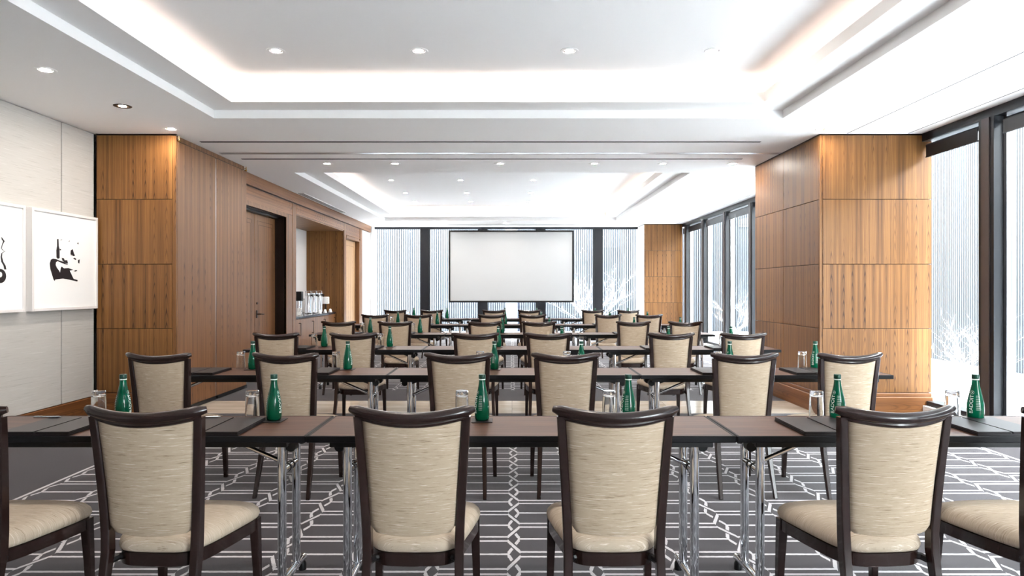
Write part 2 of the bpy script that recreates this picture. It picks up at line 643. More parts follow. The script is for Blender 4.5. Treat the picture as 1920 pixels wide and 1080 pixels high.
ZS = [0.235, 0.93, 1.628, 2.33, 3.028]
G = 0.003


def panels_y(parent, x0, x1, y, zs, sgn=-1, m='teak_veneer'):
    for a, b_ in rows4(zs):
        BOX(x0 + G, x1 - G, min(y, y + sgn * 0.02), max(y, y + sgn * 0.02), a + G, b_ - G, b=0.0015).build('veneer_panel', m, parent)


def panels_x(parent, x, y0, y1, zs, sgn, m='teak_veneer'):
    for a, b_ in rows4(zs):
        BOX(min(x, x + sgn * 0.02), max(x, x + sgn * 0.02), y0 + G, y1 - G, a + G, b_ - G, b=0.0015).build('veneer_panel', m, parent)


# left pier with the partition pocket
c1 = empty('wood_pier', (-4.08, 8.18, 0), label='dark teak panelled pier on the left beside the framed art', category='column')
BOX(-0.44, 0.40, -0.93, 0.96, 0, 3.03).build('pier_core', 'slot_black', c1, 0)
o = c1
for a, b_ in rows4(ZS):
    BOX(-0.425 + G, 0.395, -0.955, -0.93, a + G, b_ - G, b=0.0015).build('veneer_panel', 'teak_veneer', o)
BOX(0.40, 0.44, -0.957, -0.93, 0.0, 3.02, b=0.002).build('corner_stile', 'teak_veneer', o)
BOX(-0.425, 0.40, -0.965, -0.93, 0, 0.23, b=0.003).build('plinth', 'base_veneer', o)
BOX(-0.425, 0.44, -0.962, -0.93, 3.028, 3.039).build('top_strip', 'bronze', o, 0)
BOX(0.395, 0.41, -0.93, 0.96, 2.985, 3.035).build('head_rail', 'walnut_veneer', o, 0)
# two pocket doors closing the partition store
for k, (y0, y1) in enumerate([(7.255, 8.19), (8.215, 9.14)]):
    y0, y1 = y0 - 8.18, y1 - 8.18
    pd = BOX(0.40, 0.44, y0, y1, 0.045, 2.965, b=0.003).build('pocket_door', 'walnut_veneer', c1)
    yy = y0 + 0.02 if k == 0 else y1 - 0.03
    MB().box(0.42, 0.45, yy, yy + 0.03, 2.966, 2.985, b=0.002).tube([(0.44, yy + 0.015, 2.985), (0.44, yy + 0.015, 3.03)], 0.006, 8).tube([(0.44, yy - 0.03, 3.0), (0.44, yy + 0.03, 3.0)], 0.005, 8).build('pivot_latch', 'brass', pd)
    MB().box(0.402, 0.45, y0 + 0.005, y1 - 0.005, 0.006, 0.044).build('floor_seal', 'black_plastic', pd, 0)
    if k == 0:
        BOX(0.40, 0.437, y1 + 0.003, y1 + 0.021, 0.045, 2.96).build('edge_strip', 'aluminium', pd, 0)

# right pier
c2 = empty('wood_pier', (3.94, 8.18, 0), label='sunlit teak panelled pier on the right between the window bays', category='column')
BOX(-0.585, 0.59, -0.935, 0.935, 0, 3.03).build('pier_core', 'slot_black', c2, 0)
for a, b_ in rows4(ZS):
    BOX(-0.575, 0.603, -0.96, -0.935, a + G, b_ - G, b=0.0015).build('veneer_panel', 'teak_veneer', c2)
    BOX(-0.607, -0.585, -0.93, 0.015 - G, a + G, b_ - G, b=0.0015).build('veneer_panel', 'teak_veneer', c2)
    BOX(-0.607, -0.585, 0.015 + G, 0.955, a + G, b_ - G, b=0.0015).build('veneer_panel', 'teak_veneer', c2)
BOX(-0.607, -0.578, -0.96, -0.932, 0.235, 3.026, b=0.0015).build('corner_stile', 'teak_veneer', c2)
BOX(-0.62, 0.612, -0.975, 0.965, 0, 0.19, b=0.004).build('plinth', 'base_veneer', c2)
BOX(-0.61, 0.606, -0.966, 0.96, 0.19, 0.232, b=0.004).build('plinth_cap', 'base_veneer', c2)
BOX(-0.608, 0.604, -0.962, 0.957, 3.029, 3.039).build('top_strip', 'bronze', c2, 0)

# far right pier
c3 = empty('wood_pier', (3.95, 18.0, 0), label='far teak panelled pier beside the end window wall', category='column')
BOX(-0.48, 0.49, -0.58, 0.6, 0, 3.03).build('pier_core', 'slot_black', c3, 0)
for a, b_ in rows4([0.235, 0.985, 1.665, 2.345, 3.028]):
    BOX(-0.495, 0.5, -0.6, -0.58, a + G, b_ - G, b=0.0015).build('veneer_panel', 'teak_veneer', c3)
    BOX(-0.5, -0.48, -0.575, 0.55, a + G, b_ - G, b=0.0015).build('side_panel', 'white_paint', c3)
BOX(-0.505, 0.505, -0.61, 0.6, 0, 0.23, b=0.004).build('plinth', 'base_veneer', c3)
BOX(-0.505, 0.505, -0.606, 0.56, 3.029, 3.039).build('top_strip', 'bronze', c3, 0)


# ------------------------------------------------------------------ windows
def window_side(name, x, y0, y1, mull):
    wn = empty(name, (0, 0, 0), **STR)
    BOX(x - 0.02, x + 0.3, y0, y1, 0, 0.1, b=0.003).build('sill', 'white_paint', wn)
    MB().box(x - 0.02, x + 0.16, y0, y1, 2.955, CZ).box(x + 0.02, x + 0.16, y0, y1, 0.1, 0.15).build('head_frame', 'mullion_black', wn, 0)
    for q in mull:
        mu = MB().box(x - 0.03, x + 0.09, q - 0.1, q + 0.1, 0.1, 2.955).build('mullion', 'mullion_black', wn, 0)
        BOX(x - 0.042, x - 0.03, q - 0.05, q + 0.05, 0.1, 2.955).build('mullion_cover', 'mullion_cover', mu, 0)
        MB().box(x + 0.06, x + 0.14, q - 0.14, q - 0.1, 0.1, 2.955).box(x + 0.06, x + 0.14, q + 0.1, q + 0.14, 0.1, 2.955).build('pane_bead', 'aluminium', mu, 0)
    ed = [y0] + mull + [y1]
    for a, b_ in zip(ed[:-1], ed[1:]):
        p0, p1 = a + (0.14 if a != y0 else 0), b_ - (0.14 if b_ != y1 else 0)
        if p1 - p0 < 0.15:
            continue
        BOX(x + 0.1, x + 0.112, p0, p1, 0.14, 2.96).build('pane', 'window_glass', wn, 0)
        MB().tube([(x + 0.035, p0 + 0.02, 2.90), (x + 0.035, p1 - 0.02, 2.90)], 0.028, 12).box(x + 0.005, x + 0.012, p0 + 0.03, p1 - 0.03, 2.79, 2.90).box(x + 0.0, x + 0.02, p0 + 0.03, p1 - 0.03, 2.775, 2.79).build('roller_blind', 'mullion_black', wn)


window_side('window_1', 4.46, -5.2, 7.22, [-3.06, -1.51, 0.04, 1.59, 3.14, 4.69, 6.23])
window_side('window_2', 4.46, 9.14, 17.42, [9.34, 10.87, 12.4, 13.92, 15.5, 17.05])


def window_end(name, y, sgn, x0, x1, mull):
    wn = empty(name, (0, 0, 0), **STR)
    s = lambda a, b_: (min(y + sgn * a, y + sgn * b_), max(y + sgn * a, y + sgn * b_))
    BOX(x0, x1, *s(-0.02, 0.12), 2.985, CZ).build('head_frame', 'mullion_black', wn, 0)
    BOX(x0, x1, *s(0.0, 0.12), 0.0, 0.09).build('sill', 'mullion_black', wn, 0)
    for q in mull:
        mu = BOX(q - 0.135, q + 0.135, *s(0.0, 0.12), 0.09, 2.985).build('mullion', 'mullion_black', wn, 0)
        BOX(q - 0.1, q + 0.1, *s(-0.02, 0.0), 0.09, 2.985).build('mullion_cover', 'mullion_black', mu, 0)
    ed = [x0 - 0.135] + mull + [x1 + 0.135]
    for a, b_ in zip(ed[:-1], ed[1:]):
        BOX(a + 0.135, b_ - 0.135, *s(0.06, 0.072), 0.09, 2.985).build('pane', 'window_glass', wn, 0)


window_end('window_3', 18.3, 1, -3.77, 3.45, [-2.39, -0.80, 0.78, 2.36])
BOX(-4.76, 4.76, -5.4, -5.2, 0, CZ).build('wall_back', 'white_paint', None, 0, **STR)
BOX(-4.76, -3.77, 18.05, 18.5, 0, CZ).build('wall_far', 'white_paint', None, 0, **STR)

# ------------------------------------------------------------------ outside
BOX(-60, 60, -60, 80, -0.3, -0.1).build('ground', 'pavement', None, 0, kind='structure')


def facade(name, label, along, pos, a0, a1, pitch, h, skip):
    root = empty(name, (0, 0, 0), label=label, category='building')
    rb = MB()
    a = a0
    while a < a1:
        if not any(s0 < a < s1 for s0, s1 in skip):
            wv = pitch * 0.64
            if along == 'x':
                rb.box(a, a + wv, pos - 0.06, pos, -0.1, h)
            else:
                rb.box(pos - 0.06, pos, a, a + wv, -0.1, h)
        a += pitch
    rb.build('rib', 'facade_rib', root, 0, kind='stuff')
    if along == 'x':
        BOX(a0, a1, pos, pos + 0.3, -0.1, h).build('wall_slab', 'facade_back', root, 0)
        for s0, s1 in skip:
            BOX(s0, s1, pos - 0.07, pos + 0.05, -0.1, h).build('plain_strip', 'facade_plain', root, 0)
    else:
        BOX(pos, pos + 0.3, a0, a1, -0.1, h).build('wall_slab', 'facade_back', root, 0)
        for s0, s1 in skip:
            BOX(pos - 0.07, pos + 0.05, s0, s1, -0.1, h).build('plain_strip', 'facade_plain', root, 0)


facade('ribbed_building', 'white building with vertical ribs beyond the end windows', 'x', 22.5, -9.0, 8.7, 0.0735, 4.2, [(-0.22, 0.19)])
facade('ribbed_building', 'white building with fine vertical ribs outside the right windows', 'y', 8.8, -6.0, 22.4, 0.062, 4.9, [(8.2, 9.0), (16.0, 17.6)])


def tree(label, loc, hgt, seed, spread, n0=9):
    rd = random.Random(seed)
    root = empty('bare_tree', loc, label=label, category='tree')
    MB().tube([(0, 0, -0.1), (0.01, 0, hgt * 0.12), (0.0, 0.02, hgt * 0.22)], [0.03, 0.026, 0.022], 8).build('trunk', 'bark_white', root)
    b = MB()

    def grow_(p, d, ln, r, lvl):
        pts, rs = [p], [r]
        q, dd = Vector(p), Vector(d)
        for k in range(4):
            dd = (dd + Vector((rd.uniform(-.22, .22), rd.uniform(-.22, .22), rd.uniform(-.12, .2)))).normalized()
            q = q + dd * ln / 4
            pts.append(q.copy())
            rs.append(r * (1 - 0.17 * (k + 1)))
        b.tube(pts, rs, 4, cap=False)
        if lvl < 3:
            for k in range(3):
                pt = pts[rd.randint(1, 4)]
                nd = (dd + Vector((rd.uniform(-.9, .9), rd.uniform(-.9, .9), rd.uniform(-.25, .6)))).normalized()
                grow_(pt, nd, ln * rd.uniform(.5, .75), r * 0.55, lvl + 1)

    for k in range(n0):
        a = 2 * math.pi * k / n0 + rd.uniform(-.3, .3)
        d = Vector((math.cos(a) * spread, math.sin(a) * spread, rd.uniform(.5, 1.1))).normalized()
        grow_(Vector((0, 0, hgt * rd.uniform(.12, .22))), d, hgt * rd.uniform(.42, .6), 0.0022 + 0.0014 * hgt, 0)
    b.build('branches', 'bark_white', root)


tree('white bare shrub outside the end windows, right of the screen', (2.35, 20.6, -0.1), 2.0, 3, 0.9, 12)
tree('white bare shrub outside the nearest right window', (6.5, 9.4, -0.1), 0.95, 5, 0.9, 12)
tree('white bare shrub outside the far right window bay', (6.3, 18.6, -0.1), 1.3, 8, 0.9, 10)

# ------------------------------------------------------------------ projection screen on the end wall
sc = empty('projection_screen', (-0.02, 17.95, 0.98), label='large white projection screen in a thin black frame before the windows', category='screen')
BOX(-1.64, 1.64, 0.0, 0.012, 0.04, 1.905).build('screen_fabric', 'screen_white', sc, 0)
fr = MB().box(-1.685, 1.685, -0.02, 0.03, 0, 0.045, b=0.004).box(-1.685, 1.685, -0.02, 0.03, 1.9, 1.945, b=0.004).box(-1.685, -1.64, -0.02, 0.03, 0.045, 1.9, b=0.004).box(1.64, 1.685, -0.02, 0.03, 0.045, 1.9, b=0.004)
fr.build('screen_frame', 'black_plastic', sc)
for q in (-0.78, 0.80):
    BOX(q - 0.03, q + 0.03, 0.03, 0.33, 1.2, 1.26, b=0.003).build('wall_bracket', 'black_plastic', sc)
    BOX(q - 0.03, q + 0.03, 0.03, 0.33, 0.3, 0.36, b=0.003).build('wall_bracket', 'black_plastic', sc)

# ------------------------------------------------------------------ framed prints on the left wall
ART = {
 'sole': [(6.453, 1.607), (6.469, 1.645), (6.499, 1.657), (6.546, 1.653), (6.593, 1.641), (6.657, 1.631), (6.682, 1.616), (6.714, 1.61), (6.71, 1.604), (6.674, 1.609), (6.625, 1.618), (6.593, 1.628), (6.562, 1.635), (6.541, 1.623), (6.535, 1.597), (6.554, 1.568), (6.585, 1.542), (6.6, 1.521), (6.612, 1.57), (6.625, 1.583), (6.657, 1.566), (6.723, 1.571), (6.796, 1.556), (6.764, 1.548), (6.743, 1.545), (6.763, 1.519), (6.793, 1.476), (6.806, 1.462), (6.868, 1.452), (6.861, 1.437), (6.806, 1.445), (6.723, 1.456), (6.641, 1.464), (6.562, 1.456), (6.53, 1.453), (6.523, 1.44), (6.507, 1.452), (6.484, 1.503), (6.461, 1.555)],
 'tall': [(6.557, 1.851), (6.577, 1.853), (6.581, 1.783), (6.593, 1.752), (6.593, 1.666), (6.569, 1.658), (6.549, 1.669), (6.546, 1.739), (6.557, 1.782)],
 'a': [(6.625, 1.67), (6.657, 1.666), (6.667, 1.648), (6.706, 1.649), (6.718, 1.617), (6.69, 1.616), (6.657, 1.631), (6.633, 1.646)],
 'b': [(6.761, 1.751), (6.789, 1.766), (6.81, 1.72), (6.827, 1.701), (6.793, 1.695), (6.776, 1.713), (6.769, 1.698), (6.756, 1.717)],
 'c': [(6.864, 1.833), (6.878, 1.841), (6.881, 1.819), (6.864, 1.824)], 'd': [(6.796, 1.673), (6.823, 1.679), (6.85, 1.666), (6.83, 1.657)],
 'e': [(6.871, 1.656), (6.899, 1.666), (6.895, 1.623), (6.875, 1.628)], 'f': [(6.6, 1.758), (6.616, 1.753), (6.612, 1.742), (6.596, 1.744)],
 'g': [(6.723, 1.842), (6.748, 1.849), (6.739, 1.84)], 'h': [(6.806, 1.543), (6.844, 1.555), (6.861, 1.546), (6.833, 1.539)], 'i': [(6.593, 1.843), (6.633, 1.854), (6.625, 1.846)]}


def frame_art(y0, y1, z0, z1, label):
    f = empty('framed_print', (-4.52, (y0 + y1) / 2, z0), label=label, category='picture', group='framed ink prints')
    hw, hh, fw = (y1 - y0) / 2, z1 - z0, 0.028
    MB().box(0, 0.058, -hw, -hw + fw, 0, hh, b=0.002).box(0, 0.058, hw - fw, hw, 0, hh, b=0.002).box(0, 0.058, -hw + fw, hw - fw, 0, fw, b=0.002).box(0, 0.058, -hw + fw, hw - fw, hh - fw, hh, b=0.002).build('frame', 'frame_white', f)
    BOX(0.001, 0.045, -hw + fw, hw - fw, fw, hh - fw).build('print_sheet', 'paper', f, 0)
    return f


fa = frame_art(6.2, 7.185, 1.15, 2.125, 'white framed print of a broad black brush mark, nearest the teak pier')
ik = MB()
for k, poly in ART.items():
    ik.prism([(a - (6.2 + 7.185) / 2, b_ - 1.15) for a, b_ in poly], 0.0445, 0.0465, 'x')
ik.build('ink_mark', 'ink', fa, 0)
fb = frame_art(5.13, 6.12, 1.15, 2.125, 'white framed print of a squiggled black ink line at the left edge')
sq = [(5.843, 1.815), (5.86, 1.791), (5.87, 1.782), (5.853, 1.752), (5.841, 1.718), (5.862, 1.7), (5.885, 1.697), (5.847, 1.675), (5.841, 1.642), (5.853, 1.599), (5.878, 1.567), (5.887, 1.534)]
ik = MB()
cy = (5.13 + 6.12) / 2
wd = [0.003, 0.012, 0.009, 0.004, 0.004, 0.005, 0.004, 0.005, 0.008, 0.012, 0.012, 0.012]
L, R = [], []
for i, (a, z_) in enumerate(sq):
    L.append((a - wd[i] - cy, z_ - 1.15))
    R.append((a + wd[i] - cy, z_ - 1.15))
for i in range(len(sq) - 1):
    ik.prism([L[i], R[i], R[i + 1], L[i + 1]], 0.0445, 0.0465, 'x')
for i in range(24):
    a0, a1 = 2 * math.pi * i / 24, 2 * math.pi * (i + 1) / 24
    pt = lambda a, r, rz: (5.832 - cy + r * math.cos(a), 1.475 - 1.15 + rz * math.sin(a) + (0.012 if r < .04 else 0))
    ik.prism([pt(a0, 0.020, 0.024), pt(a0, 0.064, 0.062), pt(a1, 0.064, 0.062), pt(a1, 0.020, 0.024)], 0.0445, 0.0465, 'x')
ik.build('ink_mark', 'ink', fb, 0)


# ------------------------------------------------------------------ recessed downlights
def make_downlight(dark=False):
    d = empty('downlight')
    rim = MB().lathe([(0.048, 0.0), (0.052, -0.004), (0.074, -0.004), (0.078, 0.0)], 28, cap=False)
    rim.build('trim_ring', 'bronze' if dark else 'ceiling_paint', d)
    MB().lathe([(0.05, -0.003), (0.048, -0.0028), (0.032, -0.0015)], 24, cap=False).build('reflector', 'steel', d)
    MB().lathe([(0.033, -0.0022), (0.02, -0.004), (0.001, -0.0045)], 20, cap=False).build('lamp', 'lamp', d)
    return d


NEAR_U = [(-1.98, 5.59), (-0.78, 5.59), (0.48, 5.59), (1.69, 5.59), (-1.98, 3.2), (-0.78, 3.2), (0.48, 3.2), (1.69, 3.2)]
PW = ['leftmost', 'second from left', 'third from left', 'rightmost']
dl = []
for i, (x_, y_) in enumerate(NEAR_U[4:]):  # second row is out of view, added for its light
    dl.append((x_, y_, 3.36, 'added unseen downlight in the near coffer overhead, second row back, %s of four' % PW[i], 'downlights in the near coffer', 0))
for i, (x_, y_) in enumerate(NEAR_U[:4]):
    dl.append((x_, y_, 3.36, 'white recessed downlight inside the near ceiling coffer, %s of four' % PW[i], 'downlights in the near coffer', 0))
for r_, (y_, rn) in enumerate([(12.3, 'nearest'), (13.97, 'middle'), (15.35, 'farthest')]):
    for i, x_ in enumerate((-2.23, -0.95, 0.39, 1.67)):
        dl.append((x_, y_, 3.36, 'small recessed downlight in the far coffer, %s row, %s' % (rn, PW[i]), 'downlights in the far coffer', 0))
for x_, y_, lab, dk in [(-3.57, 5.10, 'white recessed downlight over the left wall, nearest of three', 0), (-3.575, 6.12, 'recessed downlight with a dark rim over the left wall', 1),
                        (-3.58, 7.0, 'white recessed downlight just before the left teak pier', 0), (3.26, 5.08, 'white recessed downlight between coffer and right windows', 0),
                        (3.24, 7.02, 'white recessed downlight just before the right teak pier', 0)]:
    dl.append((x_, y_, CZ, lab, 'downlights along the sides of the near ceiling', dk))
PW6 = ['leftmost', 'second from left', 'third from left', 'third from right', 'second from right', 'rightmost']
for i, x_ in enumerate((-2.48, -1.57, -0.157, 1.106, 2.03, 2.96)):
    dl.append((x_, 8.95, CZ, 'small recessed downlight beyond the partition tracks, %s of six' % PW6[i], 'downlights beyond the partition tracks', 0))
for i, y_ in enumerate((11.1, 12.28, 13.8, 15.2)):
    dl.append((2.95, y_, CZ, 'small recessed downlight right of the far coffer, %s' % ['nearest of four', 'second nearest of four', 'third nearest of four', 'farthest of four'][i], 'downlights right of the far coffer', 0))
for i, x_ in enumerate((-3.0, -1.7, -0.18, 1.4)):
    dl.append((x_, 17.05, CZ, 'small recessed downlight above the projection screen, %s of four' % PW[i], 'downlights above the screen', 0))
pa, pb = make_downlight(), make_downlight(True)
ua = ub = False
for x_, y_, z_, lab, grp, dk in dl:
    if dk:
        o = pb
    else:
        o = pa if not ua else copy_tree(pa)
        ua = True
    o.location = (x_, y_, z_)
    o['label'], o['category'], o['group'] = lab, 'downlight', grp

# linear air diffuser
df = empty('air_diffuser', (-3.72, 13.2, CZ), label='white linear slot air diffuser along the left ceiling edge', category='vent')
BOX(-0.07, 0.07, -1.5, 1.5, -0.006, 0.0).build('diffuser_frame', 'ceiling_paint', df, 0)
for q in (-0.035, 0.0, 0.035):
    BOX(q - 0.008, q + 0.008, -1.48, 1.48, -0.008, -0.005).build('slot', 'slot_black', df, 0)


# ------------------------------------------------------------------ banquet chair
def make_chair():
    c = empty('banquet_chair')

    def hw(z):                                        # half distance to the post centres
        return 0.168 + 0.028 * max(0, min(1, (z - 0.42) / 0.48)) ** 1.2

    def py(z):                                        # rake of the posts
        k = max(0, (z - 0.45) / 0.45)
        return -0.16 - 0.035 * k ** 1.4

    for s in (-1, 1):
        pts = [(s * 0.180, -0.268, 0.0, .024, .026), (s * 0.175, -0.225, 0.14, .028, .03), (s * 0.170, -0.185, 0.28, .031, .036), (s * 0.168, -0.163, 0.40, .033, .044)]
        for z in (0.47, 0.56, 0.66, 0.76, 0.85, 0.905):
            pts.append((s * hw(z), py(z), z, .033 - .003 * (z - .47), .042 - .02 * (z - .47)))
        lg = MB().post(pts).build('back_post', 'dark_wood', c)
        MB().lathe([(0.014, 0.0), (0.014, 0.006)], 10, (s * 0.180, -0.268, 0)).build('glide', 'black_plastic', lg)
        lg = MB().post([(s * .212, .262, 0.0, .026, .026), (s * .208, .256, .2, .032, .034), (s * .203, .246, .388, .04, .042)]).build('leg', 'dark_wood', c)
        MB().lathe([(0.014, 0.0), (0.014, 0.006)], 10, (s * .212, .262, 0)).build('glide', 'black_plastic', lg)
        MB().tube([(s * .165, -.15, .36), (s * .15, -.125, .365), (s * .135, -.12, .365)], 0.014, 8).build('seat_bracket', 'black_plastic', c)
    # top rail: bowed round bar with a thinner bead under it
    n = 17
    xs = [-0.224 + 0.448 * i / (n - 1) for i in range(n)]
    bow = lambda x_: -0.056 * (1 - (x_ / 0.224) ** 2)
    zc = lambda x_: 0.024 * (x_ / 0.224) ** 2
    pth = [(x_, -0.197 + bow(x_), 0.908 + zc(x_)) for x_ in xs]
    rr = [0.0205] * n
    rr[0] = rr[-1] = 0.012
    tr_ = MB().tube(pth, rr, 14).build('top_rail', 'dark_wood', c)
    MB().tube([(x_ * .9, -0.194 + bow(x_), 0.884 + zc(x_)) for x_ in xs], 0.0125, 10).build('rail_bead', 'dark_wood', tr_)
    # padded backrest
    nu, nv = 17, 19
    z0 = 0.474
    zt = lambda u: 0.886 + 0.020 * u * u
    front, rear = [], []
    for j in range(nv):
        v = j / (nv - 1)
        for i in range(nu):
            u = -1 + 2 * i / (nu - 1)
            z_ = z0 + (zt(u) - z0) * v - 0.006 * (1 - v) ** 3 * (1 - u * u)
            hh = hw(z_) - 0.0165
            k = max(0.0, 1 - v / 0.075)                # rounded lower corners
            hh -= 0.018 * k ** 2
            x_ = u * hh
            bo = -(0.030 + 0.018 * v) * (1 - u * u)
            yb = py(z_) + bo
            e = max(abs(u) ** 6, (1 - v) ** 10, v ** 30)
            th = 0.022 * (1 - e)
            rear.append((x_, yb - 0.010 - th * 0.5, z_))
            front.append((x_, yb + 0.016 + th, z_))
    b_ = MB()
    nn = nu * nv
    fs = []
    for j in range(nv - 1):
        for i in range(nu - 1):
            a = j * nu + i
            fs.append((a, a + 1, a + nu + 1, a + nu))
            fs.append((nn + a + nu, nn + a + nu + 1, nn + a + 1, nn + a))
    brd = [i for i in range(nu)] + [j * nu + nu - 1 for j in range(1, nv)] + [(nv - 1) * nu + i for i in range(nu - 2, -1, -1)] + [j * nu for j in range(nv - 2, 0, -1)]
    for q in range(len(brd)):
        a, d = brd[q], brd[(q + 1) % len(brd)]
        fs.append((a, nn + a, nn + d, d))
    b_.add(rear + front, fs)
    b_.build('backrest', 'chair_fabric', c, 60)

    # seat cushion and frame from one plan outline
    def outline(ins, m=40):
        out = []
        for i in range(m):
            a = 2 * math.pi * i / m
            ca, sa = math.cos(a), math.sin(a)
            e = 0.36
            ux = math.copysign(abs(ca) ** e, ca)
            uy = math.copysign(abs(sa) ** e, sa)
            yy = 0.068 + uy * (0.223 - ins)
            wx = 0.15 + 0.088 * min(1, max(0, (yy + 0.16) / 0.44)) ** 0.8 - ins
            yy += 0.012 * (1 - ux * ux) * (1 if uy > 0 else -0.6)
            out.append((ux * wx, yy))
        return out
    rings = []
    for ins, z_ in [(0.012, 0.392), (0.0, 0.398), (-0.004, 0.412), (0.0, 0.428), (0.012, 0.443), (0.035, 0.454), (0.075, 0.461), (0.12, 0.464)]:
        rings.append([(x_, y_, z_) for x_, y_ in outline(ins)])
    MB().loft(rings).build('seat', 'seat_fabric', c, 60)
    o1, o2 = outline(0.004), outline(0.010)
    MB().loft([[(x_, y_, 0.340) for x_, y_ in o2], [(x_, y_, 0.344) for x_, y_ in o1], [(x_, y_, 0.391) for x_, y_ in o1]]).build('seat_frame', 'dark_wood', c)
    return c


# ------------------------------------------------------------------ folding seminar table
TW, TD = 1.83, 0.457


def make_table():
    t_ = empty('seminar_table')
    hx, hy = TW / 2 - 0.0015, TD / 2
    BOX(-hx + 0.012, hx - 0.012, -hy + 0.012, hy - 0.012, 0.716, 0.74).build('tabletop', 'laminate', t_, 0)
    e = MB()
    e.box(-hx, hx, -hy, -hy + 0.0125, 0.712, 0.7408, b=0.003).box(-hx, hx, hy - 0.0125, hy, 0.712, 0.7408, b=0.003)
    e.box(-hx, -hx + 0.0125, -hy + 0.012, hy - 0.012, 0.712, 0.7408, b=0.003).box(hx - 0.0125, hx, -hy + 0.012, hy - 0.012, 0.712, 0.7408, b=0.003)
    e.build('edge_band', 'black_edge', t_)
    for s in (-1, 1):
        BOX(-hx + 0.09, hx - 0.09, s * 0.185 - 0.014, s * 0.185 + 0.014, 0.686, 0.7155, b=0.002).build('apron_rail', 'black_plastic', t_)
    for s in (-1, 1):
        lx = s * (TW / 2 - 0.145)
        BOX(min(lx - s * 0.17, lx + s * 0.05), max(lx - s * 0.17, lx + s * 0.05), -0.17, 0.17, 0.690, 0.7155, b=0.003).build('hinge_plate', 'black_plastic', t_)
        hb = MB()
        for q in (-0.075, 0.075):
            hb.prism([(lx - s * 0.11, 0.692), (lx + s * 0.045, 0.692), (lx + s * 0.04, 0.655), (lx + s * 0.01, 0.645)], q - 0.012, q + 0.012, 'y')
            hb.tube([(lx + s * 0.038, q - 0.022, 0.664), (lx + s * 0.038, q + 0.022, 0.664)], 0.022, 16)
        hb.build('hinge_bracket', 'black_plastic', t_)
        for q in (-0.098, 0.098):
            lg = MB().tube([(lx, q, 0.075), (lx, q, 0.694)], 0.0195, 18).build('leg', 'chrome', t_)
            MB().tube([(lx, q, 0.07), (lx, q, 0.082)], 0.023, 16).build('leg_collar', 'chrome', lg)
        cb = MB().tube([(lx, -0.08, 0.555), (lx, 0.08, 0.555)], 0.017, 14).build('crossbar', 'chrome', t_)
        MB().tube([(lx, -0.03, 0.555), (lx, -0.018, 0.555)], 0.0195, 14).tube([(lx, 0.018, 0.555), (lx, 0.03, 0.555)], 0.0195, 14).build('crossbar_ring', 'black_plastic', cb)
        br = MB().tube([(lx - s * 0.005, 0.0, 0.56), (lx - s * 0.30, 0.0, 0.69)], 0.0105, 12)
        br.build('brace', 'chrome', t_)
        MB().box(min(lx - s * .27, lx - s * .36), max(lx - s * .27, lx - s * .36), -0.02, 0.02, 0.69, 0.715, b=0.002).build('brace_bracket', 'black_plastic', t_)
        ft = MB().tube([(lx, -0.205, 0.055), (lx, -0.16, 0.062), (lx, 0.16, 0.062), (lx, 0.205, 0.055)], 0.0185, 14).build('foot', 'chrome', t_)
        MB().lathe([(0.019, 0), (0.019, 0.03), (0.012, 0.045)], 12, (lx, -0.19, 0)).build('foot_glide', 'black_plastic', ft)
        MB().lathe([(0.019, 0), (0.019, 0.03), (0.012, 0.045)], 12, (lx, 0.19, 0)).build('foot_glide', 'black_plastic', ft)
    return t_


# ------------------------------------------------------------------ bottle, glass, coaster, portfolio, pen
BP = [(0.028, 0.0), (0.0325, 0.003), (0.0345, 0.012), (0.0352, 0.04), (0.0352, 0.062), (0.0338, 0.082), (0.030, 0.104), (0.0252, 0.125), (0.0205, 0.146), (0.0168, 0.165), (0.0150, 0.180), (0.0143, 0.190), (0.0143, 0.194)]


def brad(z):
    for (r0, a), (r1, b_) in zip(BP[:-1], BP[1:]):
        if a <= z <= b_:
            return r0 + (r1 - r0) * (z - a) / (b_ - a)
    return BP[-1][0]


def text_mesh(body, size):
    cu = bpy.data.curves.new('lettering', 'FONT')
    cu.body = body
    cu.size = size
    cu.resolution_u = 3
    ob = bpy.data.objects.new('lettering', cu)
    COL.objects.link(ob)
    bpy.context.view_layer.update()
    dg = bpy.context.evaluated_depsgraph_get()
    me = bpy.data.meshes.new_from_object(ob.evaluated_get(dg))
    bpy.data.objects.remove(ob)
    return me


def wrap_text(body, size, zstart, zend, ang, into):
    me = text_mesh(body, size)
    bm = bmesh.new()
    bm.from_mesh(me)
    bmesh.ops.triangulate(bm, faces=list(bm.faces))
    bmesh.ops.subdivide_edges(bm, edges=[e for e in bm.edges if e.calc_length() > 0.004], cuts=2)
    bmesh.ops.triangulate(bm, faces=list(bm.faces))
    xs_ = [q.co.x for q in bm.verts]
    ys_ = [q.co.y for q in bm.verts]
    sx = (zend - zstart) / (max(xs_) - min(xs_))
    y_m = (max(ys_) + min(ys_)) / 2
    for q in bm.verts:
        z_ = zstart + (q.co.x - min(xs_)) * sx
        r_ = brad(z_) + 0.0006
        a = ang - (q.co.y - y_m) * min(1.0, r_ / 0.03) / r_
        q.co = Vector((r_ * math.cos(a), r_ * math.sin(a), z_))
    bm.verts.index_update()
    into.bm(bm)


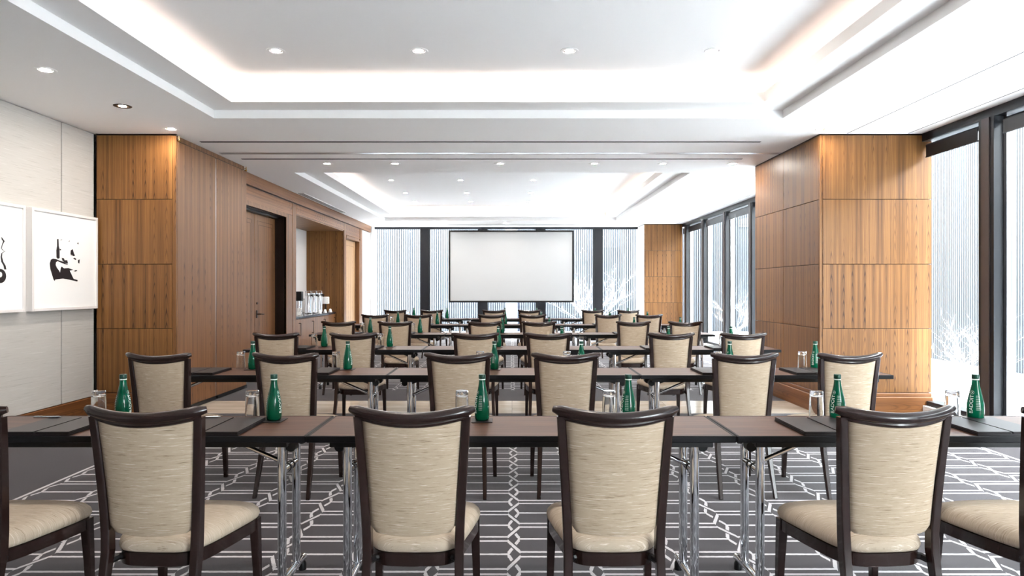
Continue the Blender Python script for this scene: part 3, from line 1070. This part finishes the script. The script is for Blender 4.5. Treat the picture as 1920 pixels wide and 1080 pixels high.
def make_bottle():
    b_ = empty('water_bottle')
    MB().lathe(BP, 28).build('bottle_body', 'green_glass', b_, 50)
    cp = MB().lathe([(0.0150, 0.1945), (0.0162, 0.196), (0.0162, 0.213), (0.0150, 0.2155), (0.001, 0.216)], 24).build('cap', 'green_cap', b_, 40)
    MB().lathe([(0.0146, 0.1895), (0.0156, 0.190), (0.0156, 0.194), (0.0146, 0.1945)], 24, cap=False).build('neck_ring', 'print_white', b_)
    lt = MB()
    for a in (-H, H):                       # printed on two opposite sides, reading upwards
        wrap_text('BADOIT', 0.024, 0.035, 0.120, a, lt)
        # ring emblem above the word
        for i in range(20):
            a0, a1 = 2 * math.pi * i / 20, 2 * math.pi * (i + 1) / 20
            vs = []
            for aa, rr_ in ((a0, .0070), (a0, .0078), (a1, .0078), (a1, .0070)):
                z_ = 0.131 + rr_ * math.cos(aa)
                r_ = brad(z_) + 0.0006
                th = a + rr_ * math.sin(aa) / r_
                vs.append((r_ * math.cos(th), r_ * math.sin(th), z_))
            lt.add(vs, [(0, 1, 2, 3)])
        dp = []
        for i in range(10):
            aa = 2 * math.pi * i / 10
            z_ = 0.131 + 0.0032 * math.cos(aa)
            r_ = brad(z_) + 0.0006
            th = a + 0.0018 * math.sin(aa) / r_
            dp.append((r_ * math.cos(th), r_ * math.sin(th), z_))
        lt.add(dp, [tuple(range(10))])
    # fine vertical printing beside the word
    me = lt.mesh('lettering', 0)
    me.materials.append(MATS['print_white'])
    place('lettering', me, b_)
    sm = MB()
    for a in (-H, H):
        for k in range(5):
            th = a + 0.62 + 0.1 * k
            for s_ in range(9):
                z_ = 0.05 + 0.008 * s_
                r_ = brad(z_) + 0.0005
                r2 = brad(z_ + .004) + 0.0005
                sm.add([(r_ * math.cos(th), r_ * math.sin(th), z_), (r_ * math.cos(th + .03), r_ * math.sin(th + .03), z_), (r2 * math.cos(th + .03), r2 * math.sin(th + .03), z_ + .004), (r2 * math.cos(th), r2 * math.sin(th), z_ + .004)], [(0, 1, 2, 3)])
    me = sm.mesh('small_print', 0)
    me.materials.append(MATS['print_white'])
    place('small_print', me, b_)
    return b_


def make_glass():
    g_ = empty('drinking_glass')
    # tumbler standing upside down: thick faceted base on top
    MB().lathe([(0.0315, 0.0), (0.0335, 0.0), (0.0325, 0.06), (0.0305, 0.112), (0.030, 0.134), (0.0285, 0.136), (0.0004, 0.136), (0.0004, 0.114),
                (0.022, 0.113), (0.028, 0.108), (0.0303, 0.06), (0.0315, 0.0)], 24, cap=False).build('tumbler', 'clear_glass', g_, 40)
    return g_


def make_folder():
    f = empty('portfolio')
    BOX(-0.15, 0.15, -0.165, 0.165, 0.0, 0.0085, b=0.003, seg=2).build('back_cover', 'leather', f)
    BOX(-0.15, -0.0015, -0.165, 0.165, 0.009, 0.0175, b=0.0035, seg=2).build('front_flap', 'leather', f)
    BOX(0.0015, 0.15, -0.165, 0.165, 0.009, 0.0175, b=0.0035, seg=2).build('front_flap', 'leather', f)
    return f


def make_coaster():
    return BOX(-0.05, 0.05, -0.05, 0.05, 0, 0.004, b=0.0015).build('coaster', 'leather')


PC, PT, PB, PG, PF, PK = make_chair(), make_table(), make_bottle(), make_glass(), make_folder(), make_coaster()
USED = set()


def inst(p, loc, rz, label, cat, group):
    o_ = p
    if p.name in USED:
        o_ = copy_tree(p)
    USED.add(p.name)
    o_.location = loc
    o_.rotation_euler = (0, 0, rz)
    o_['label'], o_['category'], o_['group'] = label, cat, group
    return o_


NEAR = [2.83, 4.81, 6.79, 9.0, 11.25, 13.45]
XOFF = [0.04, 0.012, 0.0, 0.0, 0.0, 0.0]
ROW = ['nearest row', 'second row', 'third row', 'fourth row', 'fifth row', 'farthest row']
CX = [[-2.035, -1.315, -0.362, 0.374, 1.374, 2.04], [-2.31, -1.474, -0.345, 0.356, 1.524, 2.207], [-2.246, -1.516, -0.357, 0.352, 1.511, 2.2],
      [-2.224, -1.496, -0.347, 0.343, 1.551, 2.217], [-2.22, -1.508, -0.328, 0.328, 1.538, 2.212], [-2.267, -1.55, -0.359, 0.333, 1.56, 2.257]]
RZ = [-3, -3, 0, 0, 4, 5]
BOT = {0: [-1.846, -1.13, -0.142, 0.552, 1.545, 2.2], 1: [-2.0, -1.267, -0.136, 0.535, 1.68, 2.34]}
GLS = {0: [-1.99, -1.25, -0.241, 0.467, 1.465, 2.12], 1: [-2.11, -1.37, -0.248, 0.427, 1.60, 2.26]}
TP = ['left', 'middle', 'right']
for r_ in range(6):
    yn = NEAR[r_]
    yc = yn + TD / 2
    for k in range(3):
        inst(PT, (XOFF[r_] + (k - 1) * (TW + 0.001), yc, 0), 0, 'brown folding table with black edges and chrome legs, %s of the %s' % (TP[k], ROW[r_]), 'table', 'folding seminar tables')
    for i in range(6):
        x_ = CX[r_][i]
        jit = random.uniform(-2.5, 2.5) if r_ else 0
        inst(PC, (x_, yn - 0.215, 0), math.radians(RZ[i] + jit), 'dark wood chair with beige fabric back, %s in the %s' % (PW6[i], ROW[r_]), 'chair', 'banquet chairs')
        bx_ = BOT.get(r_, [q + d for q, d in zip(CX[r_], (.24, .21, .21, .18, .16, .14))])[i] if r_ in BOT else x_ + (.24, .21, .21, .18, .16, .14)[i]
        gx = GLS[r_][i] if r_ in GLS else bx_ - (.12, .11, .105, .1, .08, .08)[i]
        by = yn + 0.335
        ca = [20, 12, 190, 185, 170, 168][i]
        # turn the print so that it sits towards one edge as seen along the room
        face = math.atan2(-by, -bx_)
        tw = math.radians([58, 55, -62, -60, -38, -30][i])
        inst(PK, (bx_, by - 0.005, 0.7408), math.radians(random.uniform(-4, 4)), 'black square coaster under the bottle %s in the %s' % (PW6[i], ROW[r_]), 'coaster', 'bottle coasters')
        inst(PB, (bx_, by, 0.7448), face + tw + H, 'green glass water bottle, %s on the tables of the %s' % (PW6[i], ROW[r_]), 'bottle', 'green water bottles')
        inst(PG, (gx, by + 0.045, 0.7405), 0, 'clear tumbler standing upside down, %s on the tables of the %s' % (PW6[i], ROW[r_]), 'glass', 'upturned tumblers')
        fx = x_ + (0.0 if r_ else (0.0, 0.0, 0, 0, 0.02, 0.09)[i])
        if gx + 0.036 > fx - 0.15 and gx - 0.036 < fx + 0.15:
            pass
        fo = min(fx, gx - 0.19) if i < 4 and False else fx
        fy = yn + 0.17
        inst(PF, (fo, fy, 0.7405), 0, 'black leather portfolio, %s on the tables of the %s' % (PW6[i], ROW[r_]), 'folder', 'leather portfolios')

# two silver pens
for x_, lab in [(-2.19, 'silver pen on the portfolio at the far left of the nearest row'), (-1.44, 'silver pen on the second portfolio from left in nearest row')]:
    pn = empty('pen', (x_, 2.83 + 0.31, 0.7625), math.radians(6), label=lab, category='pen', group='silver pens')
    MB().tube([(-0.06, 0, 0), (-0.054, 0, 0), (0.05, 0, 0), (0.066, 0, 0)], [0.003, 0.0045, 0.0045, 0.0012], 10).build('barrel', 'steel', pn)
    BOX(-0.056, -0.02, -0.0015, 0.0015, 0.0045, 0.006).build('clip', 'chrome', pn, 0)

# power outlet box hung under the table end
pbx = empty('power_outlet', (2.575, 4.87, 0.592), label='small black power outlet box under right table end, second row', category='outlet')
BOX(-0.026, 0.026, -0.02, 0.03, 0, 0.087, b=0.004).build('outlet_case', 'black_edge', pbx)
BOX(-0.014, 0.014, -0.022, -0.019, 0.015, 0.072).build('socket_plate', 'black_plastic', pbx, 0)

# ------------------------------------------------------------------ coffee counter in the niche
cb_ = empty('coffee_cabinet', (-4.36, 13.545, 0), label='low timber cabinet in the left niche with black bar handles', category='cabinet')
BOX(-0.315, 0.30, -1.66, 1.66, 0.06, 0.785).build('carcass', 'walnut_veneer', cb_, 0)
BOX(-0.315, 0.26, -1.66, 1.66, 0.0, 0.06).build('toe_kick', 'black_plastic', cb_, 0)
for k in range(4):
    y0 = -1.66 + 0.83 * k
    dr = BOX(0.301, 0.32, y0 + 0.003, y0 + 0.827, 0.065, 0.775, b=0.002).build('cabinet_door', 'walnut_veneer', cb_)
    yh = y0 + 0.75
    MB().tube([(0.32, yh, 0.47), (0.36, yh, 0.47), (0.36, yh, 0.70), (0.32, yh, 0.70)], 0.008, 8).build('bar_handle', 'bronze', dr)
ct = BOX(-4.688, -4.02, 11.877, 15.214, 0.786, 0.83, b=0.004).build('worktop', 'counter_stone', None, label='dark speckled stone worktop on the niche cabinet', category='worktop')

# airpots and cups
def airpot():
    a = empty('airpot')
    MB().lathe([(0.074, 0), (0.078, 0.012), (0.072, 0.02), (0.070, 0.03), (0.070, 0.36), (0.066, 0.375)], 24).build('pot_body', 'chrome', a)
    MB().lathe([(0.070, 0.376), (0.072, 0.39), (0.070, 0.43), (0.055, 0.44), (0.001, 0.442)], 24).build('pump_lid', 'steel', a)
    MB().box(0.04, 0.115, -0.018, 0.018, 0.37, 0.405, b=0.006).tube([(0.105, 0, 0.375), (0.108, 0, 0.345)], 0.01, 8).build('spout', 'black_plastic', a)
    MB().tube([(-0.068, -0.0, 0.39), (-0.075, 0, 0.47), (0.06, 0, 0.475), (0.068, 0, 0.39)], 0.007, 8).build('carry_handle', 'steel', a)
    return a


ap = airpot()
for k, (y_, lab) in enumerate([(13.98, 'tall chrome airpot on the niche worktop, leftmost of three'), (14.37, 'tall chrome airpot on the niche worktop, middle of three'), (14.78, 'tall chrome airpot on the niche worktop, rightmost of three')]):
    o = ap if k == 0 else copy_tree(ap)
    o.location = (-4.27, y_, 0.83)
    o.rotation_euler = (0, 0, math.radians(-20))
    o['label'], o['category'], o['group'] = lab, 'airpot', 'chrome airpots'
co = empty('coffee_dispenser', (-4.30, 13.45, 0.83), label='dark topped coffee dispenser left of the chrome airpots', category='dispenser')
MB().lathe([(0.075, 0), (0.078, 0.02), (0.062, 0.03), (0.062, 0.28)], 20).build('body', 'steel', co)
BOX(-0.07, 0.07, -0.07, 0.07, 0.28, 0.47, b=0.01).build('top_housing', 'black_plastic', co)
MB().box(0.07, 0.11, -0.015, 0.015, 0.3, 0.33, b=0.004).build('tap', 'steel', co)


def cup():
    c = empty('coffee_cup')
    MB().lathe([(0.025, 0), (0.03, 0.004), (0.038, 0.03), (0.042, 0.075), (0.0395, 0.075), (0.035, 0.03), (0.026, 0.008), (0.001, 0.007)], 20, cap=False).build('cup_body', 'ceramic', c)
    MB().tube([(0.04, 0, 0.065), (0.058, 0, 0.06), (0.06, 0, 0.035), (0.037, 0, 0.025)], 0.005, 8).build('handle', 'ceramic', c)
    return c


cp0 = cup()
k = 0
for ci, (x_, y_) in enumerate([(-4.12, 12.76), (-4.12, 12.93), (-4.26, 12.85), (-4.26, 13.02)]):
    for l_ in range(2):
        o = cp0 if k == 0 else copy_tree(cp0)
        o.location = (x_, y_, 0.83 + 0.0757 * l_)
        o.rotation_euler = (0, 0, 0.6 + k)
        o['label'], o['category'], o['group'] = 'white coffee cup, %s of the %s stack left of the airpots' % (['lower', 'upper'][l_], ['front left', 'front right', 'rear left', 'rear right'][ci]), 'cup', 'white cups left of the airpots'
        k += 1
# footed canister with handle
cn = empty('tea_urn', (-4.17, 14.93, 0.83), label='white footed canister with side handle right of the airpots', category='urn')
MB().lathe([(0.06, 0), (0.06, 0.012), (0.016, 0.02), (0.014, 0.17), (0.03, 0.185)], 18).build('stand', 'black_plastic', cn)
MB().lathe([(0.06, 0.186), (0.078, 0.19), (0.078, 0.33), (0.07, 0.345), (0.001, 0.348)], 22).build('canister', 'ceramic', cn)
MB().tube([(0.04, -0.06, 0.315), (0.075, -0.09, 0.31), (0.08, -0.095, 0.23), (0.042, -0.062, 0.215)], 0.008, 8).build('handle', 'ceramic', cn)
for k, y_ in enumerate((14.12, 14.52, 14.93)):
    tc = empty('name_card', (-4.07, y_, 0.83), math.radians(-10), label='small white tent card before the airpots, %s of three' % ['left', 'middle', 'right'][k], category='card', group='tent cards on the worktop')
    MB().prism([(-0.025, 0), (0.025, 0), (0.0, 0.075)], -0.045, 0.045, 'y').build('folded_card', 'card', tc, 0)
